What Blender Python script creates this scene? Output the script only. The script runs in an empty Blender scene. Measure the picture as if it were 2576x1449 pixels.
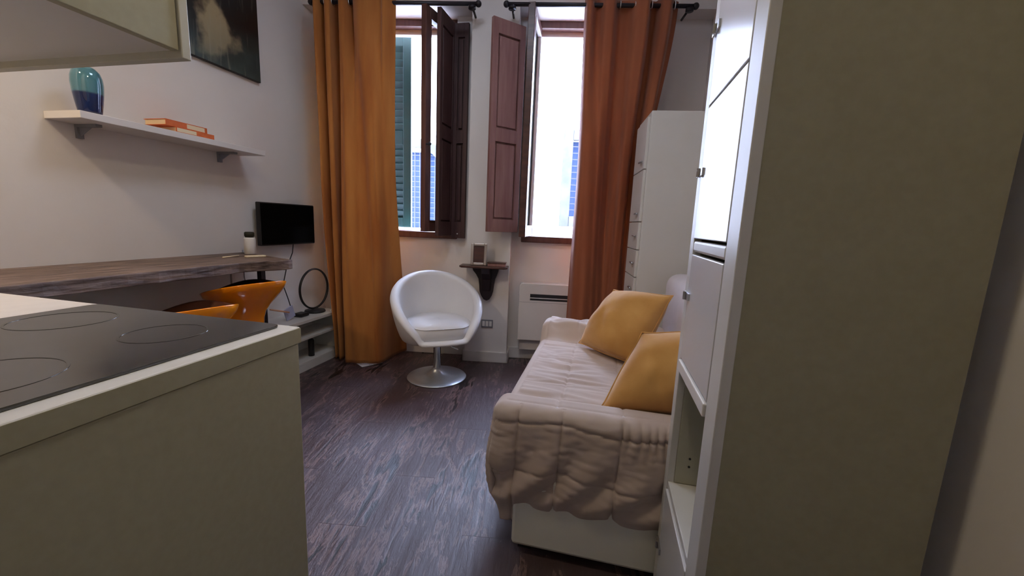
import bpy, bmesh, math, random
from mathutils import Vector, Matrix, noise
random.seed(4)
D = bpy.data; SC = bpy.context.scene; COL = SC.collection
R = math.radians; PI = math.pi

# ------------------------------------------------------------------ camera
# side frame "S": Y runs down the room; wall frame "W": turned by G, aligned with the window wall
F, PITCH, ROLL, YD, YW, H = 1009.5, .1599, -.0422, .2224, .0575, 1.15
G = YD - YW
WM = Matrix.Rotation(G, 4, 'Z')
cam = D.cameras.new('camera'); co = D.objects.new('camera', cam); COL.objects.link(co); SC.camera = co
cp, sp, cr, sr = math.cos(PITCH), math.sin(PITCH), math.cos(ROLL), math.sin(ROLL)
fw = Vector((0, cp, -sp)); up = Vector((0, sp, cp)); ri = Vector((1, 0, 0))
r2 = cr*ri - sr*up; u2 = sr*ri + cr*up
Mz = Matrix.Rotation(YD, 3, 'Z')
r2, u2, fw = Mz @ r2, Mz @ u2, Mz @ fw
co.matrix_world = Matrix(((r2.x, u2.x, -fw.x, 0), (r2.y, u2.y, -fw.y, 0), (r2.z, u2.z, -fw.z, H), (0, 0, 0, 1)))
cam.sensor_width = 36; cam.lens = 36*F/2576; cam.clip_start = .02; cam.clip_end = 200

# ------------------------------------------------------------------ world, sun, lamps, exposure
SC.view_settings.view_transform = 'Standard'; SC.view_settings.look = 'None'
SC.view_settings.exposure = 1.0; SC.view_settings.gamma = 1; SC.view_settings.use_curve_mapping = False
SC.cycles.max_bounces = 10; SC.cycles.diffuse_bounces = 6; SC.cycles.glossy_bounces = 4
SC.cycles.transmission_bounces = 6; SC.cycles.caustics_reflective = False; SC.cycles.caustics_refractive = False
SC.cycles.sample_clamp_indirect = 6; SC.cycles.use_denoising = True
wd = D.worlds.new('overcast_sky'); SC.world = wd; wd.use_nodes = True
bg = wd.node_tree.nodes['Background']; bg.inputs[0].default_value = (.52, .64, 1, 1); bg.inputs[1].default_value = 28.0
sun = D.lights.new('sun', 'SUN'); sun.energy = 5; sun.angle = R(4); sun.color = (1, .95, .88)
so = D.objects.new('sun', sun); COL.objects.link(so); so.rotation_euler = (R(38), 0, R(8) + G)

def area(name, loc, rot, sx, sy, power, color, spread=180):
    l = D.lights.new(name, 'AREA'); l.shape = 'RECTANGLE'; l.size = sx; l.size_y = sy; l.energy = power; l.color = color
    l.spread = R(spread)
    o = D.objects.new(name, l); COL.objects.link(o); o.location = loc; o.rotation_euler = rot
    return o
# portals in the two windows guide the sky's light
for u0, u1 in ((-1.42, -.71), (-.08, .65)):
    p = WM @ Vector(((u0+u1)/2, 3.6, 1.86))
    a = area('window_portal', p, (R(90), 0, G + PI), u1-u0, 1.66, 1, (1, 1, 1)); a.data.cycles.is_portal = True
    a.rotation_euler = (R(-90), 0, G)
area('room_fill_light', (-.75, 1.7, 3.02), (0, 0, 0), .55, .55, 6, (.74, .83, 1.0))  # added bluish fill above the view, brightens chair, sofa and window wall
area('kitchen_ceiling_light', (-2.02, .35, 2.5), (0, 0, 0), .16, .16, 8, (1, .76, .50))
area('entrance_fill_light', (-.28, .66, 2.72), (0, 0, 0), .25, .25, 4.0, (1, .84, .55))  # added warm fill out of view for the right wall and counter front

# ------------------------------------------------------------------ materials
def mat(name, col, rough=.5, metal=0, col2=None, scale=8, stretch=(1, 1, 1), bump=0, bscale=None, bstretch=None, spec=.5,
        coat=0, detail=6, translucent=0, transm=0, ior=1.45, rand=0, lo=.35, hi=.65, dist=.002, coords='Object', sheen=0, rvar=0):
    m = D.materials.new(name); m.use_nodes = True; nt = m.node_tree; N = nt.nodes; L = nt.links
    p = N['Principled BSDF']
    p.inputs['Base Color'].default_value = (*col, 1); p.inputs['Roughness'].default_value = rough
    p.inputs['Metallic'].default_value = metal; p.inputs['Specular IOR Level'].default_value = spec
    p.inputs['Coat Weight'].default_value = coat; p.inputs['Coat Roughness'].default_value = .08
    p.inputs['Transmission Weight'].default_value = transm; p.inputs['IOR'].default_value = ior
    p.inputs['Sheen Weight'].default_value = sheen
    tc = N.new('ShaderNodeTexCoord')
    def coord(st):
        mp = N.new('ShaderNodeMapping'); mp.inputs['Scale'].default_value = st
        L.new(tc.outputs[coords], mp.inputs[0]); return mp.outputs[0]
    if col2:
        n = N.new('ShaderNodeTexNoise'); n.inputs['Scale'].default_value = scale; n.inputs['Detail'].default_value = detail
        src = coord(stretch)
        if rand:
            oi = N.new('ShaderNodeObjectInfo'); va = N.new('ShaderNodeVectorMath'); va.operation = 'ADD'
            ms = N.new('ShaderNodeMath'); ms.operation = 'MULTIPLY'; ms.inputs[1].default_value = rand
            L.new(oi.outputs['Random'], ms.inputs[0]); L.new(src, va.inputs[0]); L.new(ms.outputs[0], va.inputs[1]); src = va.outputs[0]
        L.new(src, n.inputs['Vector'])
        r = N.new('ShaderNodeValToRGB'); r.color_ramp.elements[0].position = lo; r.color_ramp.elements[1].position = hi
        r.color_ramp.elements[0].color = (*col, 1); r.color_ramp.elements[1].color = (*col2, 1)
        L.new(n.outputs['Fac'], r.inputs[0]); L.new(r.outputs[0], p.inputs['Base Color'])
        if rvar:
            mr = N.new('ShaderNodeMapRange'); mr.inputs[1].default_value = .3; mr.inputs[2].default_value = .7
            mr.inputs[3].default_value = rough - rvar; mr.inputs[4].default_value = rough + rvar
            L.new(n.outputs['Fac'], mr.inputs[0]); L.new(mr.outputs[0], p.inputs['Roughness'])
    if bump:
        n2 = N.new('ShaderNodeTexNoise'); n2.inputs['Scale'].default_value = bscale or scale; n2.inputs['Detail'].default_value = detail
        L.new(coord(bstretch or stretch), n2.inputs['Vector'])
        b = N.new('ShaderNodeBump'); b.inputs['Strength'].default_value = bump; b.inputs['Distance'].default_value = dist
        L.new(n2.outputs['Fac'], b.inputs['Height']); L.new(b.outputs[0], p.inputs['Normal'])
    if translucent:
        t = N.new('ShaderNodeBsdfTranslucent'); mx = N.new('ShaderNodeMixShader'); mx.inputs[0].default_value = translucent
        t.inputs[0].default_value = (*(col2 or col), 1)
        out = [x for x in N if x.type == 'OUTPUT_MATERIAL'][0]
        L.new(p.outputs[0], mx.inputs[1]); L.new(t.outputs[0], mx.inputs[2]); L.new(mx.outputs[0], out.inputs[0])
    return m

M = {}
M['wall'] = mat('wall_plaster', (.70, .665, .65), .85, col2=(.74, .71, .69), scale=1.2, bump=.25, bscale=28, dist=.003)
M['ceiling'] = mat('ceiling_plaster', (.75, .73, .69), .9, bump=.15, scale=20)
M['trim'] = mat('white_trim_paint', (.70, .67, .66), .4, col2=(.66, .63, .62), scale=3)
M['lam'] = mat('dimmed_white_laminate', (.34, .315, .205), .4, col2=(.32, .295, .19), scale=60, bump=.04, bscale=400, dist=.0005)  # white panels standing in dim light; that shade is put into the colour
M['lam_edge'] = mat('greige_edge_band', (.46, .44, .34), .4, col2=(.44, .42, .325), scale=20)
M['lam_top'] = mat('cream_worktop', (.78, .75, .70), .35, col2=(.74, .71, .66), scale=20)
M['gloss'] = mat('white_gloss_front', (.60, .60, .62), .22, spec=.25, coat=0, bump=.03, scale=4, dist=.004)
M['cabinet'] = mat('white_cabinet_paint', (.64, .63, .61), .35, col2=(.61, .60, .58), scale=3)
M['hob'] = mat('black_glass', (.040, .038, .033), .14, spec=.8, col2=(.05, .048, .042), scale=9, rvar=.04)
M['ring'] = mat('burner_print', (.07, .068, .06), .18)
M['steel'] = mat('brushed_steel', (.55, .56, .58), .28, 1, bump=.05, scale=90)
M['chrome'] = mat('chrome', (.78, .80, .84), .1, 1, rvar=0)
M['satin'] = mat('satin_metal', (.60, .65, .72), .36, .75)
M['black'] = mat('black_plastic', (.012, .011, .012), .45)
M['blackgloss'] = mat('black_screen', (.002, .002, .002), .5, spec=.04)
M['iron'] = mat('black_iron', (.02, .017, .022), .45, .3, bump=.1, scale=60)
M['beam'] = mat('rough_dark_wood', (.05, .028, .020), .5, col2=(.26, .18, .14), scale=7, stretch=(6, .8, 6), bump=.8, bscale=9, bstretch=(6, .8, 6), dist=.008, lo=.3, hi=.75)
M['brown'] = mat('brown_window_wood', (.085, .030, .020), .45, col2=(.12, .048, .034), scale=5, stretch=(8, 8, .7), bump=.15, dist=.002)
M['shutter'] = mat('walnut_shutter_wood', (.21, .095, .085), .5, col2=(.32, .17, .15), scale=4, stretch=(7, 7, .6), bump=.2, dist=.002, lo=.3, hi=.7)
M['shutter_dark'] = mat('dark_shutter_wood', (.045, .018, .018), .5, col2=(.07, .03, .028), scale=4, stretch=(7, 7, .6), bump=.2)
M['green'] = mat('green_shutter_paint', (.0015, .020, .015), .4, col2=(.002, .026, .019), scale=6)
M['stone'] = mat('grey_stone', (.034, .034, .031), .9, spec=.05, col2=(.045, .043, .040), scale=5, bump=.4)
M['stucco'] = mat('white_stucco', (.80, .80, .77), .9, col2=(.84, .83, .80), scale=2, bump=.2, bscale=20)
M['street'] = mat('paving_stone', (.28, .27, .25), .8, col2=(.35, .33, .31), scale=4)
M['marble'] = mat('white_marble_sill', (.75, .75, .76), .35, col2=(.66, .66, .68), scale=6)
M['glass'] = mat('window_glass', (.92, .97, .98), .02, transm=1, ior=1.02, spec=.4)
M['darkglass'] = mat('far_window_glass', (.018, .026, .05), .6, spec=.05)
M['mustard'] = mat('mustard_cushion', (.46, .215, .04), .85, col2=(.60, .32, .085), scale=5, bump=.3, bscale=14, sheen=.3, dist=.006)
M['curt'] = mat('ochre_curtain', (.36, .112, .016), .8, col2=(.50, .20, .04), scale=3, stretch=(3, 3, .4), bump=.12, bscale=300, translucent=.10, sheen=.2, dist=.001)
M['curtr'] = mat('rust_curtain', (.27, .075, .028), .8, col2=(.36, .11, .04), scale=3, stretch=(3, 3, .4), bump=.12, bscale=300, translucent=.13, sheen=.2, dist=.001)
M['leather'] = mat('white_leather', (.74, .745, .77), .42, col2=(.70, .70, .73), scale=5, bump=.12, bscale=25, dist=.003, coat=.1)
M['quilt'] = mat('beige_quilt', (.455, .362, .315), .85, col2=(.51, .415, .36), scale=4, bump=.08, bscale=45, dist=.003, sheen=.15)
M['sofa_white'] = mat('white_sofa_leatherette', (.74, .73, .66), .5)
M['uphol'] = mat('pale_lilac_upholstery', (.60, .55, .58), .85, bump=.2, bscale=60, scale=6, col2=(.64, .59, .62))
M['orange'] = mat('orange_plastic', (.80, .235, .004), .16, coat=.5)
M['stoolin'] = mat('shaded_seat_inside', (.07, .022, .01), .4)  # inside of the orange seat, its shade put into a dark brown
M['book'] = mat('orange_book_cloth', (.55, .11, .025), .6, col2=(.64, .15, .04), scale=30)
M['paper'] = mat('paper_pages', (.80, .60, .36), .8, col2=(.72, .52, .30), scale=3, stretch=(1, 1, 120))
M['cream'] = mat('cream_label', (.75, .64, .45), .7)
M['white'] = mat('white_plastic', (.72, .70, .68), .4)
M['bluecard'] = mat('pale_blue_card', (.42, .46, .66), .6)
M['paperw'] = mat('white_paper', (.70, .69, .72), .7)
M['peach'] = mat('pale_wood_stick', (.75, .42, .27), .6)
M['silver'] = mat('silver_frame', (.42, .36, .31), .3, .8)
M['wood2'] = mat('dark_polished_wood', (.05, .018, .014), .35, col2=(.085, .032, .022), scale=6, stretch=(1, 6, 6))
M['console'] = mat('black_brown_wood', (.014, .007, .01), .45)
M['grey'] = mat('grey_plastic', (.21, .215, .24), .5)
M['plant'] = mat('dark_cap', (.02, .018, .008), .6)

# floor: dark grained boards
def floor_mat():
    m = D.materials.new('dark_grained_floorboard'); m.use_nodes = True; nt = m.node_tree; N = nt.nodes; L = nt.links; p = N['Principled BSDF']
    tc = N.new('ShaderNodeTexCoord'); oi = N.new('ShaderNodeObjectInfo')
    mul = N.new('ShaderNodeMath'); mul.operation = 'MULTIPLY'; mul.inputs[1].default_value = 57; L.new(oi.outputs['Random'], mul.inputs[0])
    add = N.new('ShaderNodeVectorMath'); add.operation = 'ADD'; L.new(tc.outputs['Object'], add.inputs[0]); L.new(mul.outputs[0], add.inputs[1])
    mp = N.new('ShaderNodeMapping'); mp.inputs['Scale'].default_value = (1, .22, 1); L.new(add.outputs[0], mp.inputs[0])
    big = N.new('ShaderNodeTexNoise'); big.inputs['Scale'].default_value = 5; big.inputs['Detail'].default_value = 3; L.new(mp.outputs[0], big.inputs['Vector'])
    # contour rings of the low noise give cathedral grain
    ring = N.new('ShaderNodeMath'); ring.operation = 'MULTIPLY'; ring.inputs[1].default_value = 60; L.new(big.outputs['Fac'], ring.inputs[0])
    sn = N.new('ShaderNodeMath'); sn.operation = 'SINE'; L.new(ring.outputs[0], sn.inputs[0])
    mp2 = N.new('ShaderNodeMapping'); mp2.inputs['Scale'].default_value = (1, .16, 1); L.new(add.outputs[0], mp2.inputs[0])
    fine = N.new('ShaderNodeTexNoise'); fine.inputs['Scale'].default_value = 45; fine.inputs['Detail'].default_value = 8; fine.inputs['Roughness'].default_value = .68; fine.inputs['Distortion'].default_value = .6
    L.new(mp2.outputs[0], fine.inputs['Vector'])
    mix = N.new('ShaderNodeMath'); mix.operation = 'MULTIPLY_ADD'; mix.inputs[1].default_value = .09; L.new(sn.outputs[0], mix.inputs[0]); L.new(fine.outputs['Fac'], mix.inputs[2])
    pat = N.new('ShaderNodeTexNoise'); pat.inputs['Scale'].default_value = 5; pat.inputs['Detail'].default_value = 3
    mp3 = N.new('ShaderNodeMapping'); mp3.inputs['Scale'].default_value = (1, .45, 1); L.new(add.outputs[0], mp3.inputs[0]); L.new(mp3.outputs[0], pat.inputs['Vector'])
    sm = N.new('ShaderNodeMath'); sm.operation = 'MULTIPLY_ADD'; sm.inputs[1].default_value = 1.15; L.new(pat.outputs['Fac'], sm.inputs[0]); L.new(mix.outputs[0], sm.inputs[2])
    r = N.new('ShaderNodeValToRGB'); e = r.color_ramp.elements
    e[0].position = .84; e[0].color = (.010, .006, .006, 1); e[1].position = 1.22; e[1].color = (.19, .12, .115, 1)
    k = r.color_ramp.elements.new(1.02); k.color = (.060, .037, .040, 1)
    L.new(sm.outputs[0], r.inputs[0]); L.new(r.outputs[0], p.inputs['Base Color'])
    rr = N.new('ShaderNodeMapRange'); rr.inputs[1].default_value = .35; rr.inputs[2].default_value = .65; rr.inputs[3].default_value = .30; rr.inputs[4].default_value = .48
    L.new(pat.outputs['Fac'], rr.inputs[0]); L.new(rr.outputs[0], p.inputs['Roughness'])
    b = N.new('ShaderNodeBump'); b.inputs['Strength'].default_value = .8; b.inputs['Distance'].default_value = .0045
    L.new(mix.outputs[0], b.inputs['Height']); L.new(b.outputs[0], p.inputs['Normal'])
    p.inputs['Specular IOR Level'].default_value = .6
    return m
M['floor'] = floor_mat()

# the framed nature print: tan mound, teal ground, pale grass on near-black
def print_mat():
    m = D.materials.new('nature_print'); m.use_nodes = True; nt = m.node_tree; N = nt.nodes; L = nt.links; p = N['Principled BSDF']
    p.inputs['Roughness'].default_value = .35
    tc = N.new('ShaderNodeTexCoord'); n = N.new('ShaderNodeTexNoise'); n.inputs['Scale'].default_value = 9; n.inputs['Detail'].default_value = 8
    L.new(tc.outputs['Object'], n.inputs['Vector'])
    mp = N.new('ShaderNodeMapping'); mp.inputs['Location'].default_value = (0, -1.33, -1.25); mp.inputs['Scale'].default_value = (0, 7, 6)
    L.new(tc.outputs['Object'], mp.inputs[0])
    va = N.new('ShaderNodeVectorMath'); va.operation = 'LENGTH'; L.new(mp.outputs[0], va.inputs[0])
    sub = N.new('ShaderNodeMath'); sub.operation = 'MULTIPLY_ADD'; sub.inputs[1].default_value = 2.2; L.new(n.outputs['Fac'], sub.inputs[0]); sub2 = N.new('ShaderNodeMath'); sub2.operation = 'SUBTRACT'
    sub.inputs[2].default_value = 0; L.new(sub.outputs[0], sub2.inputs[0]); L.new(va.outputs['Value'], sub2.inputs[1])
    r = N.new('ShaderNodeValToRGB'); e = r.color_ramp.elements; e[0].position = .0; e[0].color = (.006, .004, .003, 1); e[1].position = .55; e[1].color = (.34, .27, .15, 1)
    k = r.color_ramp.elements.new(.18); k.color = (.08, .055, .03, 1)
    L.new(sub2.outputs[0], r.inputs[0])
    # grass strokes
    mg = N.new('ShaderNodeMapping'); mg.inputs['Rotation'].default_value = (R(28), 0, 0); mg.inputs['Scale'].default_value = (1, 34, 3); L.new(tc.outputs['Object'], mg.inputs[0])
    ng = N.new('ShaderNodeTexNoise'); ng.inputs['Scale'].default_value = 1; ng.inputs['Detail'].default_value = 5; L.new(mg.outputs[0], ng.inputs['Vector'])
    rg = N.new('ShaderNodeValToRGB'); rg.color_ramp.elements[0].position = .58; rg.color_ramp.elements[1].position = .74; L.new(ng.outputs['Fac'], rg.inputs[0])
    sep = N.new('ShaderNodeSeparateXYZ'); L.new(tc.outputs['Object'], sep.inputs[0])
    rz = N.new('ShaderNodeMapRange'); rz.inputs[1].default_value = .0; rz.inputs[2].default_value = .30; rz.inputs[3].default_value = 1; rz.inputs[4].default_value = .0
    L.new(sep.outputs['Z'], rz.inputs[0])
    mm = N.new('ShaderNodeMath'); mm.operation = 'MULTIPLY'; L.new(rz.outputs[0], mm.inputs[0]); L.new(n.outputs['Fac'], mm.inputs[1])
    mx = N.new('ShaderNodeMixRGB'); mx.inputs[2].default_value = (.09, .14, .13, 1); L.new(mm.outputs[0], mx.inputs[0]); L.new(r.outputs[0], mx.inputs[1])
    mx2 = N.new('ShaderNodeMixRGB'); mx2.inputs[2].default_value = (.33, .32, .25, 1); m5 = N.new('ShaderNodeMath'); m5.operation = 'MULTIPLY'; m5.inputs[1].default_value = .55
    L.new(rg.outputs[0], m5.inputs[0]); L.new(m5.outputs[0], mx2.inputs[0]); L.new(mx.outputs[0], mx2.inputs[1]); L.new(mx2.outputs[0], p.inputs['Base Color'])
    return m
M['print'] = print_mat()

# glass vase: clear turquoise above, deep blue below
def vase_mat():
    m = D.materials.new('two_tone_blue_glass'); m.use_nodes = True; nt = m.node_tree; N = nt.nodes; L = nt.links; p = N['Principled BSDF']
    p.inputs['Roughness'].default_value = .05; p.inputs['Transmission Weight'].default_value = .75; p.inputs['IOR'].default_value = 1.3; p.inputs['Coat Weight'].default_value = 1
    tc = N.new('ShaderNodeTexCoord'); sep = N.new('ShaderNodeSeparateXYZ'); L.new(tc.outputs['Object'], sep.inputs[0])
    r = N.new('ShaderNodeValToRGB'); r.color_ramp.elements[0].position = .082; r.color_ramp.elements[0].color = (.004, .035, .22, 1)
    r.color_ramp.elements[1].position = .09; r.color_ramp.elements[1].color = (.22, .55, .66, 1)
    L.new(sep.outputs['Z'], r.inputs[0]); L.new(r.outputs[0], p.inputs['Base Color'])
    return m
M['vase'] = vase_mat()

# ------------------------------------------------------------------ helpers
OFF = {}
def tag(o, label=None, cat=None, group=None, kind=None):
    if label: o['label'] = label
    if cat: o['category'] = cat
    if group: o['group'] = group
    if kind: o['kind'] = kind
    return o
def thing(name, label, cat, loc, frame='S', group=None, kind=None):
    o = D.objects.new(name, None); COL.objects.link(o); o.empty_display_size = .05
    v = Vector(loc)
    if frame == 'W': o.location = WM @ v; o.rotation_euler = (0, 0, G)
    else: o.location = v
    OFF[o.name] = v
    return tag(o, label, cat, group, kind)
def put(name, bm, material, parent=None, smooth=False, loc=None, frame='S', label=None, bevel=0, recalc=True):
    """link a bmesh given in its frame's coordinates as one object"""
    if recalc: bmesh.ops.recalc_face_normals(bm, faces=bm.faces)
    me = D.meshes.new(name)
    if parent is not None: off = OFF[parent.name]
    else: off = Vector(loc) if loc else Vector((0, 0, 0))
    bmesh.ops.translate(bm, verts=bm.verts, vec=-off)
    bm.to_mesh(me); bm.free(); me.materials.append(M[material] if isinstance(material, str) else material)
    if smooth:
        for p in me.polygons: p.use_smooth = True
    o = D.objects.new(name, me); COL.objects.link(o)
    OFF[o.name] = off
    if parent is not None: o.parent = parent
    elif frame == 'W': o.location = WM @ off; o.rotation_euler = (0, 0, G)
    else: o.location = off
    if label: o['label'] = label
    if bevel:
        b = o.modifiers.new('bevel', 'BEVEL'); b.width = bevel; b.segments = 2; b.limit_method = 'ANGLE'; b.harden_normals = False
    return o
def B(*boxes):
    bm = bmesh.new()
    for b in boxes:
        x0, x1, y0, y1, z0, z1 = b
        vs = [bm.verts.new((x, y, z)) for x in (x0, x1) for y in (y0, y1) for z in (z0, z1)]
        for f in ((0, 1, 3, 2), (4, 6, 7, 5), (0, 4, 5, 1), (2, 3, 7, 6), (0, 2, 6, 4), (1, 5, 7, 3)): bm.faces.new([vs[i] for i in f])
    return bm
def obox(bm, a, b, z0, z1, t):
    """upright slab from plan point a to b, thickness t"""
    a = Vector((a[0], a[1], 0)); b = Vector((b[0], b[1], 0)); d = (b-a).normalized(); n = Vector((-d.y, d.x, 0))*t/2
    vs = [bm.verts.new((p.x, p.y, z)) for p in (a-n, b-n, b+n, a+n) for z in (z0, z1)]
    for f in ((0, 2, 3, 1), (2, 4, 5, 3), (4, 6, 7, 5), (6, 0, 1, 7), (0, 6, 4, 2), (1, 3, 5, 7)): bm.faces.new([vs[i] for i in f])
def tube(bm, pts, r, seg=10, cap=True):
    pts = [Vector(p) for p in pts]; rings = []; prev = None
    for i, p in enumerate(pts):
        t = (pts[min(i+1, len(pts)-1)] - pts[max(i-1, 0)]).normalized()
        if prev is None:
            a = Vector((0, 0, 1)) if abs(t.z) < .9 else Vector((1, 0, 0)); n = t.cross(a).normalized()
        else: n = (prev - t*prev.dot(t)).normalized()
        prev = n; b = t.cross(n); rr = r[i] if isinstance(r, (list, tuple)) else r
        rings.append([bm.verts.new(p + (n*math.cos(2*PI*k/seg) + b*math.sin(2*PI*k/seg))*rr) for k in range(seg)])
    for i in range(len(rings)-1):
        for k in range(seg): bm.faces.new((rings[i][k], rings[i][(k+1) % seg], rings[i+1][(k+1) % seg], rings[i+1][k]))
    if cap: bm.faces.new(rings[0][::-1]); bm.faces.new(rings[-1])
    return bm
def T(pts, r, seg=10): return tube(bmesh.new(), pts, r, seg)
def lathe(bm, prof, c, seg=32, close=False):
    rings = []
    for r, z in prof: rings.append([bm.verts.new((c[0]+r*math.cos(2*PI*k/seg), c[1]+r*math.sin(2*PI*k/seg), c[2]+z)) for k in range(seg)])
    for i in range(len(rings)-1):
        for k in range(seg): bm.faces.new((rings[i][k], rings[i][(k+1) % seg], rings[i+1][(k+1) % seg], rings[i+1][k]))
    if close: bm.faces.new(rings[0][::-1]); bm.faces.new(rings[-1])
    return bm
def prism(bm, pts, axis, t0, t1):
    def P(a, b, t): return {'x': (t, a, b), 'y': (a, t, b), 'z': (a, b, t)}[axis]
    A = [bm.verts.new(P(a, b, t0)) for a, b in pts]; C = [bm.verts.new(P(a, b, t1)) for a, b in pts]; n = len(pts)
    bm.faces.new(A); bm.faces.new(C[::-1])
    for i in range(n): bm.faces.new((A[i], C[i], C[(i+1) % n], A[(i+1) % n]))
    return bm
def grid(bm, P, nu, nv, closeu=False):
    V = [[bm.verts.new(P(i, j)) for j in range(nv)] for i in range(nu)]
    for i in range(nu if closeu else nu-1):
        for j in range(nv-1): bm.faces.new((V[i][j], V[(i+1) % nu][j], V[(i+1) % nu][j+1], V[i][j+1]))
    return V
def lerp(a, b, t): return a+(b-a)*t
def ss(a, b, x): t = min(1, max(0, (x-a)/(b-a))); return t*t*(3-2*t)
def Wp(u, w): v = WM @ Vector((u, w, 0)); return v.x, v.y

# ------------------------------------------------------------------ the setting
ZC = 3.05
# floor slab + boards laid square to the window wall
fl = put('floor', B((-2.6, 1.1, -1.4, 4.2, -.12, -.012)), 'floor', loc=(0, 0, 0)); tag(fl, kind='structure', label='floor of dark grained boards')
PW, PL = .182, 1.22
bm = B((-PW/2+.0001, PW/2-.0001, -PL/2+.0001, PL/2-.0001, -.012, 0)); 
pm = D.meshes.new('plank'); bmesh.ops.recalc_face_normals(bm, faces=bm.faces); bm.to_mesh(pm); bm.free(); pm.materials.append(M['floor'])
first = True
for i in range(-15, 9):
    for j in range(-2, 4):
        u = i*PW + .05; w = j*PL + (i % 3)*PL*.37 - .2
        c = WM @ Vector((u, w, 0))
        if -2.45 < c.x < .78 and -1.6 < c.y < 3.9 and w < 3.9:
            o = D.objects.new('plank', pm); COL.objects.link(o); o.parent = fl; o.location = (c.x, c.y, 0); o.rotation_euler = (0, 0, G)
            bvm = o.modifiers.new('bevel', 'BEVEL'); bvm.width = .0003; bvm.segments = 1
XL, XR = -2.35, .65
tag(put('ceiling', B((-2.6, .9, -1.4, 4.2, ZC, ZC+.1)), 'ceiling'), kind='structure')
yL = Wp(-1.823, 3.35)[1]
tag(put('wall_left', B((XL-.12, XL, -1.3, 3.3, -.02, ZC)), 'wall'), kind='structure')
tag(put('wall_right', B((XR, XR+.12, -1.3, 3.85, -.02, ZC)), 'wall'), kind='structure')
tag(put('wall_back', B((XL, XR, -1.3, -1.2, -.02, ZC)), 'wall'), kind='structure')
# window wall in its own frame: niches 15 cm deep, lintel and pilaster proud
UL, UR = -1.95, 1.35
O1, O2 = (-1.44, -.70), (-.085, .66)        # openings
P0, P1 = -.559, -.211                         # pilaster
ZS, ZT = 1.0, 2.705
wf = put('wall_far', B((UL, UR, 3.2, 3.62, ZT, ZC), (P0, P1, 3.2, 3.62, -.02, ZT),
     (UL, P0, 3.35, 3.62, -.02, ZS), (P1, UR, 3.35, 3.62, -.02, ZS),
     (UL, O1[0], 3.35, 3.62, ZS, ZT), (O1[1], P0, 3.35, 3.62, ZS, ZT), (P1, O2[0], 3.35, 3.62, ZS, ZT), (O2[1], UR, 3.35, 3.62, ZS, ZT)), 'wall', frame='W')
tag(wf, kind='structure', label='white window wall with two recesses and a pilaster')
def skirt(name, *bx):
    tag(put(name, B(*bx), 'trim', frame='W', bevel=.003), kind='structure')
skirt('baseboard_far', (-1.82, P0, 3.333, 3.351, 0, .096), (P0-.016, P1+.016, 3.184, 3.201, 0, .088), (P0-.016, P0+.001, 3.184, 3.35, 0, .088),
      (P1-.001, P1+.016, 3.184, 3.35, 0, .088), (P1, 1.1, 3.333, 3.351, 0, .096))
tag(put('baseboard_left', B((XL-.001, XL+.014, -.4, 2.99, 0, .09)), 'trim', bevel=.003), kind='structure')

def window(name, o, zs=ZS+.0, sill0=None, sill1=None):
    t = thing(name, None, None, ((o[0]+o[1])/2, 3.45, ZS), 'W', kind='structure')
    t['label'] = name.replace('window_1', 'left window').replace('window_2', 'right window') + ' with brown wooden frame'
    u0, u1 = o
    put('frame_head', B((u0-.02, u1+.02, 3.40, 3.47, 2.655, ZT)), 'brown', t, bevel=.004)
    put('frame_rail', B((u0, u1, 3.47, 3.52, 2.62, 2.66)), 'trim', t, bevel=.003)
    for a, b in ((u0, u0+.04), (u1-.04, u1)): put('frame_jamb', B((a, b, 3.40, 3.47, ZS, 2.66)), 'brown', t, bevel=.004)
    put('window_sill', B((u0-.05, u1+.03, 3.315, 3.42, 1.0, 1.052)), 'brown', t, bevel=.006)
    put('outer_sill', B((u0, u1, 3.42, 3.68, .995, 1.056)), 'marble', t, bevel=.004)
    return t
w1 = window('window_1', O1); w2 = window('window_2', O2)

def leaf(parent, a, b, z0, z1, m, th=.042, st=.052, inner='trim'):
    """glazed casement leaf from plan point a (hinge) to b (free end)"""
    a = Vector(a); b = Vector(b); d = (b-a).normalized(); Lh = (b-a).length
    def seg(s0, s1, c0, c1, t): bm = bmesh.new(); obox(bm, a+d*s0, a+d*s1, c0, c1, t); return bm
    f = seg(0, st, z0, z1, th); obox(f, a+d*(Lh-st), b, z0, z1, th); obox(f, a+d*st, a+d*(Lh-st), z0, z0+.075, th); obox(f, a+d*st, a+d*(Lh-st), z1-.065, z1, th)
    lo = put('window_leaf', f, m, parent, bevel=.004)
    put('pane', seg(st-.005, Lh-st+.005, z0+.07, z1-.06, .005), 'glass', lo)
    g = seg(st, st+.012, z0+.075, z1-.065, th+.004); obox(g, a+d*(Lh-st-.012), a+d*(Lh-st), z0+.075, z1-.065, th+.004)
    obox(g, a+d*st, a+d*(Lh-st), z0+.075, z0+.087, th+.004); obox(g, a+d*st, a+d*(Lh-st), z1-.077, z1-.065, th+.004)
    put('glazing_bead', g, inner, lo)
    return lo
l1 = leaf(w1, (-.735, 3.42), (-.875, 3.035), 1.06, 2.64, 'brown', inner='brown')
bm = bmesh.new(); tube(bm, [(-.86, 3.04, 1.70), (-.83, 3.035, 1.70)], .007, 8); bmesh.ops.create_uvsphere(bm, u_segments=12, v_segments=8, radius=.014, matrix=Matrix.Translation((-.826, 3.033, 1.70)))
put('knob', bm, 'iron', l1, smooth=True)
l2 = leaf(w2, (-.068, 3.45), (-.118, 3.035), 1.05, 2.66, 'wood2', th=.05)

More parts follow.
